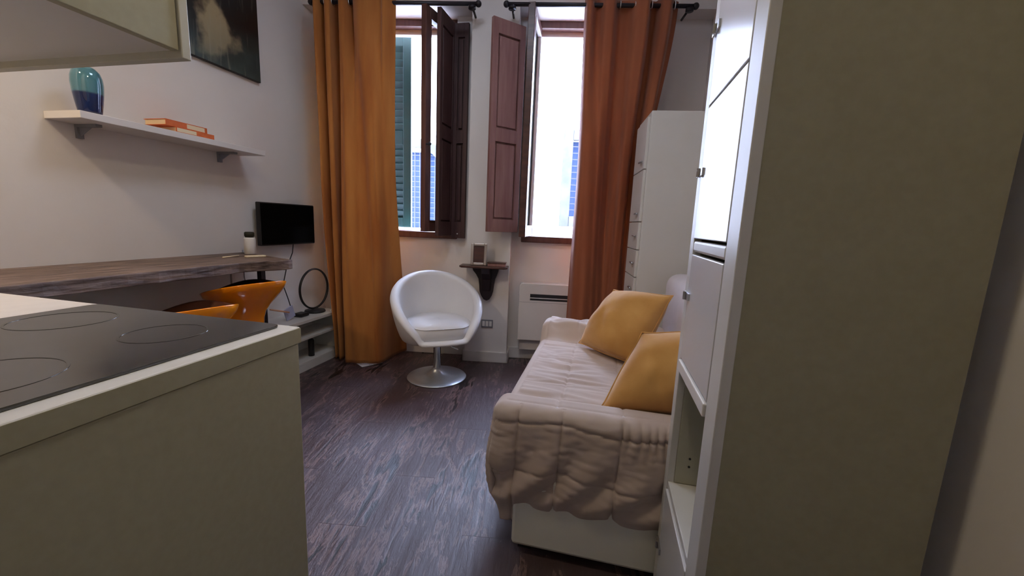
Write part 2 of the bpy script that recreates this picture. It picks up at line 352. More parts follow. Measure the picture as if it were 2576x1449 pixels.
block_leaf_l = leaf(w1, (-1.40, 3.42), (-1.43, 3.14), 1.06, 2.64, 'brown', inner='brown')  # unseen leaf behind the curtain, added to keep light off the left wall
block_leaf_r = leaf(w2, (.62, 3.42), (.66, 3.14), 1.06, 2.64, 'brown', inner='brown')  # its unseen counterpart, added to keep light off the right wall
def shutter(parent, a, b, z0, z1, m, panels, side, th=.03, mg=.05):
    a = Vector(a); b = Vector(b); d = (b-a).normalized(); Lh = (b-a).length; n = Vector((-d.y, d.x))*side
    bm = bmesh.new()
    def seg(s0, s1, c0, c1, t, off=0): obox(bm, a+d*s0+n*off, a+d*s1+n*off, c0, c1, t)
    zs = [z0] + [v for p in panels for v in p] + [z1]
    seg(0, mg, z0, z1, th); seg(Lh-mg, Lh, z0, z1, th)
    for k in range(0, len(zs), 2): seg(mg, Lh-mg, zs[k], zs[k+1], th)
    s = put('shutter', bm, m, parent, bevel=.002)
    for p in panels:
        bm = bmesh.new(); obox(bm, a+d*(mg-.002)-n*.007, a+d*(Lh-mg+.002)-n*.007, p[0]-.002, p[1]+.002, th*.3)
        obox(bm, a+d*(mg+.014)+n*.002, a+d*(Lh-mg-.014)+n*.002, p[0]+.014, p[1]-.014, th*.75)
        put('panel', bm, m, s, bevel=.003)
    return s
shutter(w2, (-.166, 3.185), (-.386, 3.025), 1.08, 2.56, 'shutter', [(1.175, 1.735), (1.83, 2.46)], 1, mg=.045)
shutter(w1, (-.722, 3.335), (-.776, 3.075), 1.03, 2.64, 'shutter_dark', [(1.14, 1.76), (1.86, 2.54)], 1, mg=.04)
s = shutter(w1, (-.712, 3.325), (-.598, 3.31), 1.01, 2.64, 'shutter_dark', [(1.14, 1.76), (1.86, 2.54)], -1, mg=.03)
shutter(w1, (-1.445, 3.40), (-1.475, 3.15), 1.06, 2.64, 'shutter_dark', [(1.14, 1.76), (1.86, 2.54)], 1, mg=.04)  # unseen shutter added with the left leaf to block sideways light
shutter(w2, (.675, 3.40), (.705, 3.15), 1.06, 2.64, 'shutter_dark', [(1.14, 1.76), (1.86, 2.54)], 1, mg=.04)  # unseen shutter added with the right leaf to block sideways light
bm = bmesh.new(); bmesh.ops.create_uvsphere(bm, u_segments=12, v_segments=8, radius=.006, matrix=Matrix.Translation((-.66, 3.297, 1.045))); put('screw_cap', bm, 'white', s, smooth=True)

# ------------------------------------------------------------------ outside
t = thing('louvred_shutter', 'green louvred outside shutter leaf beyond the left window', 'shutter', (-1.48, 3.78, 1.07), 'W')
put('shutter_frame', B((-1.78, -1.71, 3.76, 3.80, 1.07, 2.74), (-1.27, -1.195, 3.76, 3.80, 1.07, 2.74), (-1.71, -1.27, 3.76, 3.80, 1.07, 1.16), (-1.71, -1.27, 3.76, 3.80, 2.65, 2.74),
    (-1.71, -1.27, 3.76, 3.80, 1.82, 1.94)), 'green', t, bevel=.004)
for a_, b_ in ((1.155, 1.83), (1.935, 2.655)):
    n = round((b_-a_)/.062); st_ = (b_-a_)/n
    for k in range(n):
        z = a_ + k*st_
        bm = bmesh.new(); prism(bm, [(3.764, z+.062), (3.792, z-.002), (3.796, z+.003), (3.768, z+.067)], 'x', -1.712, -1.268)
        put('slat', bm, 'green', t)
for z in (1.30, 2.45): put('hinge_strap', B((-1.82, -1.60, 3.70, 3.757, z, z+.03)), 'iron', t)
t = thing('building', 'white stuccoed building across the street with stone framed barred windows', 'building', (-1, 8, -1.2), 'W')
def holed(u0, u1, z0, z1, holes, w0, w1):
    us = sorted({u0, u1, *[h[0] for h in holes], *[h[1] for h in holes]}); zs = sorted({z0, z1, *[h[2] for h in holes], *[h[3] for h in holes]}); bx = []
    for a, b in zip(us, us[1:]):
        for c, d in zip(zs, zs[1:]):
            if not any(h[0]-1e-6 <= a and b <= h[1]+1e-6 and h[2]-1e-6 <= c and d <= h[3]+1e-6 for h in holes): bx.append((a, b, w0, w1, c, d))
    return bx
HO = [(.585, 1.35, 1.33, 2.74), (-3.1, -1.9, .98, 2.45)]
put('facade', B(*holed(-9, 9, -1.2, 7.5, HO, 8, 8.5)), 'stucco', t)
f = put('stone_window_surround', B((.40, .585, 7.95, 8.02, 1.13, 2.93), (1.35, 1.53, 7.95, 8.02, 1.13, 2.93), (.585, 1.35, 7.95, 8.02, 2.74, 2.93), (.585, 1.35, 7.93, 8.02, 1.13, 1.33)), 'stone', t, bevel=.01)
put('pane', B((.585, 1.35, 8.12, 8.14, 1.33, 2.74)), 'darkglass', f)
bars = bmesh.new()
for k in range(1, 7): obox(bars, (.585+k*.11, 8.0), (.60+k*.11, 8.0), 1.33, 2.74, .015)
for k in range(1, 12): obox(bars, (.585, 8.02), (1.35, 8.02), 1.33+k*.118, 1.342+k*.118, .012)
put('window_grille', bars, 'iron', f)
# arched window
bm = bmesh.new(); cu, cz, ro, rin = -2.5, 2.05, .78, .58
A = [(cu+ro*math.cos(a), cz+.82*ro*math.sin(a)) for a in [PI*k/20 for k in range(21)]]; Bn = [(cu+rin*math.cos(a), cz+.82*rin*math.sin(a)) for a in [PI*k/20 for k in range(21)]]
for k in range(20): prism(bm, [A[k], A[k+1], Bn[k+1], Bn[k]], 'y', 7.95, 8.05)
f = put('stone_arch', bm, 'stone', t)
bm = bmesh.new()
for k in range(19):   # stucco fills the spandrels of the square hole
    pass
f2 = put('pane', prism(bmesh.new(), Bn + [(cu-rin, .98), (cu+rin, .98)], 'y', 8.10, 8.12), 'darkglass', f)
bars = bmesh.new()
for k in range(1, 12): obox(bars, (cu-rin+k*.1, 8.03), (cu-rin+.012+k*.1, 8.03), .98, 2.45, .012)
for k in range(1, 15): obox(bars, (cu-rin, 8.04), (cu+rin, 8.04), .98+k*.1, .99+k*.1, .01)
put('window_grille', bars, 'iron', f)
bx = []
sp_ = bmesh.new()
for k in range(20):
    (a0, b0), (a1, b1) = Bn[k], Bn[k+1]
    prism(sp_, [(a0, b0), (a1, b1), (a1, 2.62), (a0, 2.62)], 'y', 8.0, 8.3)
obox(sp_, (-3.1, 8.15), (cu-rin, 8.15), .98, 2.62, .3); obox(sp_, (cu+rin, 8.15), (-1.9, 8.15), .98, 2.62, .3)
put('arch_infill', sp_, 'stucco', t)
tag(put('ground', B((-12, 12, 3.62, 9, -1.3, -1.2)), 'street', frame='W'), kind='structure', label='street paving outside')

# ------------------------------------------------------------------ kitchen side
KX0, KX1, KY0, KY1 = -1.72, -.655, -.85, .75
t = thing('kitchen_counter', 'white kitchen unit with cream worktop, close to the camera at left', 'counter', (-1.19, 0, 0))
put('carcass', B((KX0+.02, KX1-.001, KY0, KY1-.006, .08, .862)), 'lam', t, bevel=.002)
put('plinth', B((KX0+.06, KX1-.05, KY0+.02, KY1-.05, 0, .085)), 'lam', t)
put('worktop', B((KX0, KX1, KY0, KY1, .8625, .90)), 'lam_top', t, bevel=.003)
# edge band of the worktop reads as the laminate front
put('edge_band', B((KX1-.0005, KX1+.0012, KY0, KY1, .864, .8975)), 'lam', t)
h = thing('cooktop', 'black glass cooktop set in the cream worktop', 'cooktop', (-.965, .48, .90))
bm = bmesh.new(); rc = .018; pts = []
for cx, cy, a0 in ((-.69-rc, .735-rc, 0), (-1.24+rc, .735-rc, 90), (-1.24+rc, .22+rc, 180), (-.69-rc, .22+rc, 270)):
    for k in range(6): a = R(a0+k*18); pts.append((cx+rc*math.cos(a), cy+rc*math.sin(a)))
prism(bm, pts, 'z', .9003, .9055); put('glass_plate', bm, 'hob', h, bevel=.0015)
for cx, cy, r in ((-1.115, .60, .085), (-.84, .60, .07), (-1.10, .36, .07), (-.84, .35, .09)):
    bm = bmesh.new(); lathe(bm, [(r-.004, .0), (r, .0), (r, .0006), (r-.004, .0006), (r-.004, .0)], (cx, cy, .9055), 48); put('burner_ring', bm, 'ring', h)
t = thing('wall_cupboard', 'white hanging kitchen cupboard at the upper left', 'cupboard', (-1.2, .1, 1.47))
put('end_panel', B((-1.53, -.90, .73, .75, 1.466, 2.35)), 'lam_edge', t, bevel=.002)
put('carcass', B((-1.53, -.925, KY0-.3, .73, 1.482, 2.35)), 'cabinet', t)  # whiter than the doors: worktop bounce light put into the underside's colour
put('door', B((-.924, -.905, .13, .728, 1.479, 2.345)), 'lam', t, bevel=.0015)
put('door', B((-.924, -.905, -.475, .126, 1.479, 2.345)), 'lam', t, bevel=.0015)
put('filler_panel', B((-1.53, -.905, KY0-.3, .75, 2.35, ZC)), 'lam', t)

# desk slab along the left wall
t = thing('desk', 'rough dark wood plank desk along the left wall', 'desk', (-2.1, 1.2, 0))
bm = bmesh.new(); n = 60; y0, y1 = .30, 2.0; front = []
for k in range(n+1):
    y = lerp(y0, y1, k/n); front.append((-1.855 + .010*noise.noise(Vector((y*4, 0, 0))) + .006*noise.noise(Vector((y*17, 3, 0))) + ss(1.7, 2.0, y)*.075, y))
top = [(-2.348, .30)] + front + [(-2.348, 2.205)]
V0 = [bm.verts.new((x, y, .885)) for x, y in top]
V1 = [bm.verts.new((x+(0 if x < -2.3 else .006*noise.noise(Vector((y*9, 7, 0)))), y, .832 + .004*noise.noise(Vector((y*6, 9, 0))))) for x, y in top]
bm.faces.new(V0); bm.faces.new(V1[::-1])
for i in range(len(top)): bm.faces.new((V0[i], V0[(i+1) % len(top)], V1[(i+1) % len(top)], V1[i]))
put('desktop', bm, 'beam', t, bevel=.003)
put('apron_plate', B((-2.16, -1.825, 1.985, 2.0, .822, .868)), 'console', t)
put('post', B((-2.005, -1.975, 1.97, 2.0, .01, .83)), 'iron', t)
put('post', B((-2.005, -1.975, .55, .58, .01, .83)), 'iron', t)
put('foot_plate', B((-2.15, -1.87, 1.94, 2.02, 0, .012)), 'iron', t)
put('foot_plate', B((-2.15, -1.87, .53, .60, 0, .012)), 'iron', t)
put('end_socket', B((-1.825, -1.79, 1.97, 2.0, .83, .873)), 'white', t, bevel=.003, label='white plastic socket at the desk end')

# television
t = thing('television', 'small black flat television on the left wall', 'television', (-2.31, 2.52, 1.07))
put('housing', B((-2.31, -2.275, 2.285, 2.805, .925, 1.222)), 'black', t, bevel=.006)
put('screen', B((-2.275, -2.272, 2.291, 2.798, .935, 1.214)), 'blackgloss', t)
put('wall_mount', B((-2.35, -2.31, 2.46, 2.60, 1.0, 1.14)), 'iron', t)
tag(put('television_cable', T([(-2.30, 2.60, .93), (-2.31, 2.60, .86), (-2.335, 2.56, .74), (-2.335, 2.52, .62), (-2.33, 2.56, .50), (-2.32, 2.58, .405)], .0035, 6), 'black', smooth=True),
    'thin dark cable hanging under the television', 'cable')
tag(put('wall_cable', T([(-2.343, 2.20, .90), (-2.343, 2.20, .72), (-2.343, 2.22, .62), (-2.343, 2.26, .45), (-2.343, 2.27, .395)], .003, 6), 'grey', smooth=True),
    'thin grey cable running down the wall behind the desk', 'cable')
tag(put('cable_duct', B((-2.349, -2.335, 2.10, 2.125, .40, .83)), 'trim', bevel=.002), 'white cable duct on the wall under the desk', 'duct')
# bottle on the desk
t = thing('bottle', 'white cylindrical bottle with dark cap on the desk beside the television', 'bottle', (-2.21, 2.13, .885))
bm = bmesh.new(); lathe(bm, [(.001, 0), (.030, 0), (.033, .003), (.033, .095), (.030, .105), (.001, .106)], (-2.21, 2.13, .886), 24); put('body', bm, 'white', t, smooth=True)
bm = bmesh.new(); lathe(bm, [(.024, .104), (.024, .112), (.028, .113), (.028, .135), (.022, .140), (.001, .141)], (-2.21, 2.13, .886), 20); put('cap', bm, 'plant', t, smooth=True)
tag(put('pen', T([(-2.10, 1.84, .891), (-2.13, 1.97, .891)], [.004, .004], 8), 'cream', smooth=True), 'pale pen lying on the desk', 'pen')
bm = bmesh.new(); obox(bm, (-2.06, 1.95), (-2.02, 2.05), .8855, .895, .035); tag(put('remote_control', bm, 'cream', bevel=.003), 'cream remote control lying at the desk end', 'remote')
# wall shelf with things
t = thing('wall_shelf', 'white shelf high on the left wall', 'shelf', (-2.25, 1.75, 1.505))
put('board', B((-2.349, -2.14, 1.289, 2.22, 1.505, 1.535)), 'trim', t, bevel=.002)
for y in (1.40, 2.08):
    bm = B((-2.349, -2.335, y-.012, y+.012, 1.445, 1.505), (-2.335, -2.22, y-.012, y+.012, 1.493, 1.505)); bmesh.ops.translate(bm, verts=[], vec=(0, 0, 0))
    prism(bm, [(-2.335, 1.455), (-2.335, 1.495), (-2.26, 1.495)], 'y', y-.003, y+.003); put('bracket', bm, 'grey', t)
bm = bmesh.new(); prof = [(.001, 0), (.036, 0), (.040, .01), (.046, .05), (.051, .09), (.0535, .125), (.052, .15), (.046, .172), (.034, .188), (.026, .193)]
prof = [(r*.98, z) for r, z in prof]
lathe(bm, prof + [(r-.004, z) for r, z in prof[:1:-1]] + [(.001, .012)], (0, 0, 0), 40)
bmesh.ops.translate(bm, verts=bm.verts, vec=(-2.21, 1.368, 1.5362))
tag(put('vase', bm, 'vase', smooth=True, loc=(-2.21, 1.368, 1.5362)), 'turquoise glass vase with deep blue base on the wall shelf', 'vase')
def book(x0, x1, y0, y1, z0, z1, label, lab):
    t = thing('book', label, 'book', ((x0+x1)/2, (y0+y1)/2, z0), group=None)
    c = .0025
    put('cover', B((x0, x1, y0, y1, z0, z0+c), (x0, x1, y0, y1, z1-c, z1), (x1-c, x1, y0, y1, z0+c, z1-c)), 'book', t, label='orange cover')
    put('pages', B((x0+.004, x1-c, y0+.004, y1-.004, z0+c, z1-c)), 'paper', t)
    put('spine_label', B((x1-.0005, x1+.0006, lab[0], lab[1], z0+.004, z1-.004)), 'cream', t)
book(-2.30, -2.155, 1.685, 1.89, 1.5355, 1.5615, 'orange book lying underneath, at the bottom of the pile on the wall shelf', (1.69, 1.79))
book(-2.305, -2.165, 1.645, 1.86, 1.5617, 1.591, 'orange book lying on top of the pile on the wall shelf', (1.75, 1.845))
t = thing('picture', 'dark nature print hanging at the upper left, beside the curtain', 'picture', (-2.33, 1.9, 2.0))
put('canvas', B((-2.349, -2.325, 1.75, 2.405, 2.005, 2.85)), 'black', t)
put('print', B((-2.3255, -2.3235, 1.752, 2.402, 2.008, 2.848)), 'print', t)

# stools
def stool(cx, cy, dz, rot, label):
    t = thing('bar_stool', label, 'stool', (cx, cy, 0), group=None)
    bm = bmesh.new(); n = 48
    rows = [(.086, .47, 0), (.086, .53, 0), (.090, .575, 0), (.102, .61, .15), (.135, .648, .4), (.172, .682, .7), (.20, .713, .9), (.212, .74, 1.0), (.210, .744, 1.0), (.200, .738, .98), (.16, .708, .7), (.10, .680, .3), (.0, .670, .0)]
    def P(i, j):
        a = 2*PI*i/n; r, z, k = rows[j]; ar = a - rot
        zz = z + dz + k*(.052*math.cos(ar) + .055*max(0, math.cos(ar-2.5))**3)
        ex = 1.0 + .04*math.cos(2*ar)*k
        return (cx + r*ex*math.cos(a), cy + .92*r*ex*math.sin(a), zz)
    V = grid(bm, P, n, len(rows), True)
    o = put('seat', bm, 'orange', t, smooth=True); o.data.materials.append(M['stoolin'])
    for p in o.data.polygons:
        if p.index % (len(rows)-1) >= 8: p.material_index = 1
    put('gas_lift', T([(cx, cy, .03), (cx, cy, .35), (cx, cy, .351), (cx, cy, .53+dz)], [.03, .03, .02, .02], 20), 'chrome', t, smooth=True)
    bm = bmesh.new(); lathe(bm, [(.001, 0), (.185, 0), (.19, .006), (.16, .014), (.08, .03), (.035, .045), (.001, .045)], (cx, cy, 0), 40); put('base', bm, 'chrome', t, smooth=True)
    bm = bmesh.new(); tube(bm, [(cx+.13*math.cos(a)+.06, cy+.13*math.sin(a), .26) for a in [2*PI*k/24 for k in range(25)]], .009, 8); put('footrest', bm, 'chrome', t, smooth=True)
stool(-1.90, 1.78, .0, R(-15), 'taller orange moulded bar stool, the further one under the desk')
stool(-1.79, 1.37, -.045, R(-15), 'orange moulded bar stool, lower and half hidden behind the cooktop corner')
# low unit with lamp
t = thing('low_shelf_unit', 'low white open shelf unit on the floor between desk and curtain', 'shelf unit', (-2.2, 2.3, 0))
put('top_board', B((-2.349, -2.09, 1.7, 2.86, .362, .385)), 'cabinet', t, bevel=.002)
put('shelf', B((-2.349, -2.10, 1.72, 2.84, .232, .25)), 'cabinet', t, bevel=.002)
put('shelf', B((-2.349, -2.10, 1.72, 2.84, .05, .068)), 'cabinet', t, bevel=.002)
put('back_panel', B((-2.349, -2.33, 1.72, 2.84, .068, .362)), 'cabinet', t)
put('side_panel', B((-2.349, -2.09, 1.7, 1.72, .0, .362)), 'cabinet', t)
put('side_panel', B((-2.349, -2.09, 2.84, 2.86, .0, .362)), 'cabinet', t)
put('plinth', B((-2.33, -2.10, 1.72, 2.84, 0, .05)), 'cabinet', t)
tag(put('black_bottle', T([(-2.16, 2.58, .069), (-2.16, 2.58, .19), (-2.16, 2.58, .205)], [.022, .022, .014], 14), 'black', smooth=True), 'small black bottle on the lower shelf of the white unit', 'bottle')
t = thing('ring_lamp', 'black ring table lamp on the low white unit', 'lamp', (-2.22, 2.72, .385))
rc_ = .160; zc = .385+.028+rc_
bm = bmesh.new(); nn = 48; seg = 8
V = [[bm.verts.new((-2.22+.010*math.sin(2*PI*j/seg), 2.71+(rc_-.004+.007*math.cos(2*PI*j/seg))*math.cos(2*PI*i/nn), zc+(rc_-.004+.007*math.cos(2*PI*j/seg))*math.sin(2*PI*i/nn))) for j in range(seg)] for i in range(nn)]
for i in range(nn):
    for j in range(seg): bm.faces.new((V[i][j], V[(i+1) % nn][j], V[(i+1) % nn][(j+1) % seg], V[i][(j+1) % seg]))
put('ring', bm, 'black', t, smooth=True)
bm = bmesh.new(); lathe(bm, [(.001, 0), (.075, 0), (.078, .004), (.074, .016), (.03, .022), (.012, .032), (.001, .032)], (-2.22, 2.71, .3855), 32); put('lamp_base', bm, 'black', t, smooth=True)
tag(put('clock_radio', B((-2.25, -2.17, 2.50, 2.59, .3855, .412)), 'black', bevel=.010), 'flat black gadget on the low white unit beside the ring lamp', 'gadget')
tag(put('lighter', T([(-2.13, 2.775, .393), (-2.13, 2.815, .393)], .007, 8), 'white', smooth=True), 'small white cap on the low unit at the curtain', 'cap')
bm = bmesh.new(); c = Vector((-2.19, 2.41, .437)); 
q = Matrix.Rotation(R(28), 3, 'X') @ Matrix.Rotation(R(-14), 3, 'Z')
for i, s_ in enumerate([1]):
    vs = [bm.verts.new(c + Matrix.Rotation(R(18), 3, 'X') @ Vector((x, y, z))) for x in (-.004, .004) for y in (-.042, .042) for z in (-.040, .046)]
    for f in ((0, 1, 3, 2), (4, 6, 7, 5), (0, 4, 5, 1), (2, 3, 7, 6), (0, 2, 6, 4), (1, 5, 7, 3)): bm.faces.new([vs[i] for i in f])
tag(put('card', bm, 'bluecard'), 'pale blue card standing on the low unit beside the orange stool', 'card')
tag(put('stick', T([(-2.19, 2.24, .50), (-2.17, 2.385, .452)], .006, 8), 'peach', smooth=True), 'pale wooden stick leaning against the blue card', 'stick')

# ------------------------------------------------------------------ curtains
def rod(name, u0, u1, w, z, label):
    t = thing(name, label, 'curtain rod', ((u0+u1)/2, w, z), 'W')
    put('pole', T([(u0, w, z), (u1, w, z)], .014, 14), 'iron', t, smooth=True)
    for u, s in ((u0, -1), (u1, 1)):
        bm = bmesh.new(); bmesh.ops.create_uvsphere(bm, u_segments=16, v_segments=10, radius=.022, matrix=Matrix.Translation((u+s*.012, w, z))); put('finial', bm, 'iron', t, smooth=True)
        bm = T([(u-s*.03, w, z-.012), (u-s*.03, w+.06, z-.018), (u-s*.03, 3.199, z-.018)], .008, 8); lathe(bm, [(.001, 0), (.026, 0), (.026, .02), (.001, .02)], (u-s*.03, w-.01, z-.038), 16); put('bracket', bm, 'iron', t, smooth=True)
ZR = 2.648
rod('curtain_rod', -1.685, -.505, 3.05, ZR, 'black iron curtain rod over the left window')
rod('curtain_rod', -.285, .975, 3.05, ZR, 'black iron curtain rod over the right window')
def catmull(P, t):
    n = len(P)-1; x = t*n; i = min(int(x), n-1); f = x-i
    p0, p1, p2, p3 = [Vector(P[max(0, min(n, k))]) for k in (i-1, i, i+1, i+2)]
    return .5*((2*p1)+(p2-p0)*f+(2*p0-5*p1+4*p2-p3)*f*f+(3*p1-p0-3*p2+p3)*f**3)
def curtain(name, top, mid, bot, z0, m, label, eye, seed):
    c = thing(name, label, 'curtain', (bot[0][0], 3.05, 0), 'W')
    bm = bmesh.new(); nu, nv = 170, 90
    def P(i, j):
        s = i/(nu-1); v = j/(nv-1); a = catmull(top, s); b = catmull(mid, s); d = catmull(bot, s)
        q = a.lerp(b, ss(0, .45, v)) if v < .45 else b.lerp(d, ss(.45, 1, v)*.5+(v-.45)/.55*.5)
        z = lerp(2.70, z0 + d[2], v)
        n_ = noise.noise(Vector((s*9+seed, v*2.2, 0)))*.018*(.3+v) + .004*math.sin(s*70+2*math.sin(v*3+seed))
        return (q[0] + n_*.5, q[1] + n_, z)
    grid(bm, P, nu, nv)
    o = put('cloth', bm, m, c, smooth=True, recalc=True)
    so_ = o.modifiers.new('s', 'SOLIDIFY'); so_.thickness = .003
    for s in eye:
        p = catmull(top, s); bm = bmesh.new()
        V = [[bm.verts.new((p[0]+.004*math.sin(2*PI*j/6), 3.05+(.024+.004*math.cos(2*PI*j/6))*math.cos(2*PI*i/20), ZR+(.024+.004*math.cos(2*PI*j/6))*math.sin(2*PI*i/20))) for j in range(6)] for i in range(20)]
        for i in range(20):
            for j in range(6): bm.faces.new((V[i][j], V[(i+1) % 20][j], V[(i+1) % 20][(j+1) % 6], V[i][(j+1) % 6]))
        put('eyelet', bm, 'chrome', c, smooth=True)
def tri(L): return [(a[0], a[1], a[2] if len(a) > 2 else 0) for a in L]
curtain('curtain',
    tri([(-1.665, 3.06), (-1.645, 3.0), (-1.60, 3.10), (-1.575, 3.01), (-1.545, 3.0), (-1.53, 3.11), (-1.49, 3.10), (-1.47, 3.0), (-1.44, 3.0), (-1.40, 3.09), (-1.37, 3.01), (-1.28, 2.985), (-1.20, 3.04), (-1.15, 3.0), (-1.085, 3.06)]),
    tri([(-1.645, 3.06), (-1.625, 3.0), (-1.59, 3.09), (-1.56, 3.0), (-1.53, 2.99), (-1.52, 3.08), (-1.49, 3.08), (-1.47, 2.99), (-1.43, 2.96), (-1.37, 2.97), (-1.30, 2.985), (-1.23, 2.95), (-1.185, 2.94), (-1.14, 2.99), (-1.085, 3.03)]),
    tri([(-1.59, 3.07), (-1.575, 3.0), (-1.55, 3.06), (-1.53, 2.985), (-1.51, 2.98), (-1.50, 3.05), (-1.475, 3.05), (-1.455, 2.95), (-1.41, 2.92), (-1.34, 2.92), (-1.26, 2.93), (-1.20, 2.945), (-1.165, 3.0), (-1.12, 3.16, .01), (-1.065, 3.24, .02)]),
    .022, 'curt', 'ochre yellow curtain at the left window', (.07, .16, .33, .45, .62, .80, .93), 1)
curtain('curtain',
    tri([(.245, 3.06), (.28, 3.0), (.33, 3.08), (.38, 3.02), (.43, 3.0), (.48, 3.08), (.54, 3.09), (.60, 3.01), (.66, 3.0), (.70, 3.09), (.735, 3.1), (.77, 3.01), (.81, 3.0), (.85, 3.09), (.885, 3.10)]),
    tri([(.268, 3.09), (.30, 3.0), (.36, 3.0), (.41, 3.02), (.45, 3.06), (.50, 3.12), (.545, 3.06), (.58, 3.0), (.62, 3.02), (.65, 3.11), (.68, 3.1), (.70, 3.02), (.73, 3.02), (.745, 3.1), (.77, 3.12)]),
    tri([(.258, 3.09), (.29, 3.0), (.36, 2.99), (.42, 3.0), (.46, 3.02), (.50, 3.03), (.54, 3.09), (.57, 3.1), (.60, 3.03), (.63, 3.0), (.655, 3.08), (.68, 3.1), (.70, 3.02), (.72, 3.02), (.74, 3.1)]),
    .03, 'curtr', 'rust orange curtain at the right window', (.10, .21, .36, .48, .63, .78, .92), 7)

# ------------------------------------------------------------------ pilaster things
t = thing('console_shelf', 'small dark wooden console shelf on the pilaster between the windows', 'shelf', (-.40, 3.15, .80), 'W')
bm = bmesh.new(); pts = [(-.594, 3.199), (-.594, 3.07), (-.575, 3.04), (-.24, 3.04), (-.218, 3.07), (-.218, 3.199)]
prism(bm, pts, 'z', .797, .813); put('board', bm, 'wood2', t, bevel=.004)
ol = [(-.51, .797), (-.50, .765), (-.475, .735), (-.455, .70), (-.448, .65), (-.444, .60), (-.43, .565), (-.41, .535), (-.385, .524), (-.362, .535), (-.345, .565), (-.335, .60), (-.330, .65), (-.322, .70), (-.308, .735), (-.298, .765), (-.295, .797)]
bm = bmesh.new(); prism(bm, ol, 'y', 3.165, 3.199); put('bracket', bm, 'console', t, bevel=.004)
bm = bmesh.new(); prism(bm, [(3.166, .60), (3.166, .797), (3.07, .797), (3.09, .75), (3.14, .70), (3.155, .64)], 'x', -.425, -.355); put('bracket_rib', bm, 'console', t, bevel=.004)
t = thing('photo_frame', 'silver and dark wood photo frame standing on the console shelf', 'photo frame', (-.45, 3.11, .813), 'W')
def lean(bm):
    bmesh.ops.rotate(bm, cent=(-.45, 3.10, .814), matrix=Matrix.Rotation(R(-8), 3, 'X'), verts=bm.verts); return bm
put('frame', lean(B((-.512, -.49, 3.093, 3.108, .814, .985), (-.408, -.386, 3.093, 3.108, .814, .985), (-.49, -.408, 3.093, 3.108, .814, .835), (-.49, -.408, 3.093, 3.108, .965, .985))), 'silver', t, bevel=.004)
put('picture', lean(B((-.49, -.408, 3.100, 3.106, .835, .965))), 'wood2', t)
put('easel_back', B((-.46, -.44, 3.125, 3.185, .8135, .83)), 'black', t)
t = thing('wooden_box', 'small reddish wooden box on the console shelf', 'box', (-.30, 3.10, .813), 'W')
put('body', B((-.372, -.235, 3.065, 3.15, .8135, .838)), 'shutter', t, bevel=.003); put('lid', B((-.376, -.231, 3.061, 3.154, .8382, .846)), 'wood2', t, bevel=.002)
t = thing('wall_socket', 'grey wall socket low on the pilaster', 'socket', (-.377, 3.2, .327), 'W')
put('plate', B((-.425, -.329, 3.190, 3.1995, .294, .361)), 'grey', t, bevel=.003)
for u in (-.405, -.377, -.349): put('outlet', B((u-.011, u+.011, 3.1875, 3.1905, .306, .349)), 'white', t, bevel=.002)

# heater
t = thing('heater', 'white wall convector heater under the right window', 'heater', (.3, 3.28, .2), 'W')
bm = bmesh.new(); rr = .03; pts = [(-.125, .195)] + [(-.125+rr-rr*math.cos(R(a)), .675-rr+rr*math.sin(R(a))) for a in range(0, 91, 15)] + [(.60, .675), (.60, .195)]
prism(bm, pts, 'y', 3.225, 3.349); put('casing', bm, 'trim', t, bevel=.006)
g = put('grille', B((-.035, .50, 3.2235, 3.2262, .536, .588)), 'black', t)
for z in (.553,): put('louvre', B((-.035, .50, 3.2205, 3.2245, z, z+.006)), 'white', g)
put('panel_line', B((-.12, .597, 3.2242, 3.2255, .518, .520)), 'grey', t)
put('lower_cover', B((-.11, .59, 3.27, 3.335, .10, .193)), 'trim', t, bevel=.004)

# ------------------------------------------------------------------ tub chair
CX, CY = -1.145, 2.655
t = thing('tub_chair', 'white leather swivel tub chair on a round chrome foot', 'chair', (CX, CY, 0))
FA = R(-54)      # facing direction
fx, fy = math.cos(FA), math.sin(FA)
def polar(a, r, z, fwd=0): return (CX + r*math.cos(FA+a) + fwd*fx, CY + r*math.sin(FA+a) + fwd*fy, z)
# shell: closed loop ring section swept round from one front end to the other
bm = bmesh.new(); na, ns = 96, 26
def rimz(a):   # a: angle from the facing direction
    k = (1-math.cos(a))/2
    return .338 + .425*(max(0, (k-.10)/.90)**.62)
def shell(i, j):
    a = 2*PI*i/na; k = (1-math.cos(a))/2
    zt = rimz(a); zb = .315
    fl_ = .205/max(.01, math.cos(a)) if math.cos(a) > .3 else 9; rb = (.240**-9 + fl_**-9)**(-1/9); rt = .262 + .030*k + .02*math.sin(a)**2
    rt = (rt**-9 + (fl_+.02)**-9)**(-1/9); th = .036 - .006*(1-k)
    s = j/(ns-1)
    # profile: inner bottom -> inner top -> rounded rim -> outer top -> outer bottom
    if s < .36: q = s/.36; z = lerp(zb+.02, zt-th, q); r = lerp(rb, rt, q**.75) - th
    elif s < .64:
        w = (s-.36)/.28*PI; z = zt-th+th*math.sin(w); r = rt - th*math.cos(w)
    else: q = (s-.64)/.36; z = lerp(zt-th, zb-.01, q); r = lerp(rb*1.0, rt, (1-q)**.75) + th*(1-.6*q*q)
    return polar(a, r, z, .0)
grid(bm, shell, na, ns, True)
put('shell', bm, 'leather', t, smooth=True)
bm = bmesh.new(); lathe(bm, [(.001, 0), (.20, 0), (.235, .012), (.225, .03), (.001, .03)], (CX, CY, .303), 48); put('under_pan', bm, 'leather', t, smooth=True)
bm = bmesh.new(); n = 64
pr = [(0, .33), (.20, .33), (.236, .345), (.245, .38), (.242, .418), (.222, .438), (.12, .447), (0, .45)]
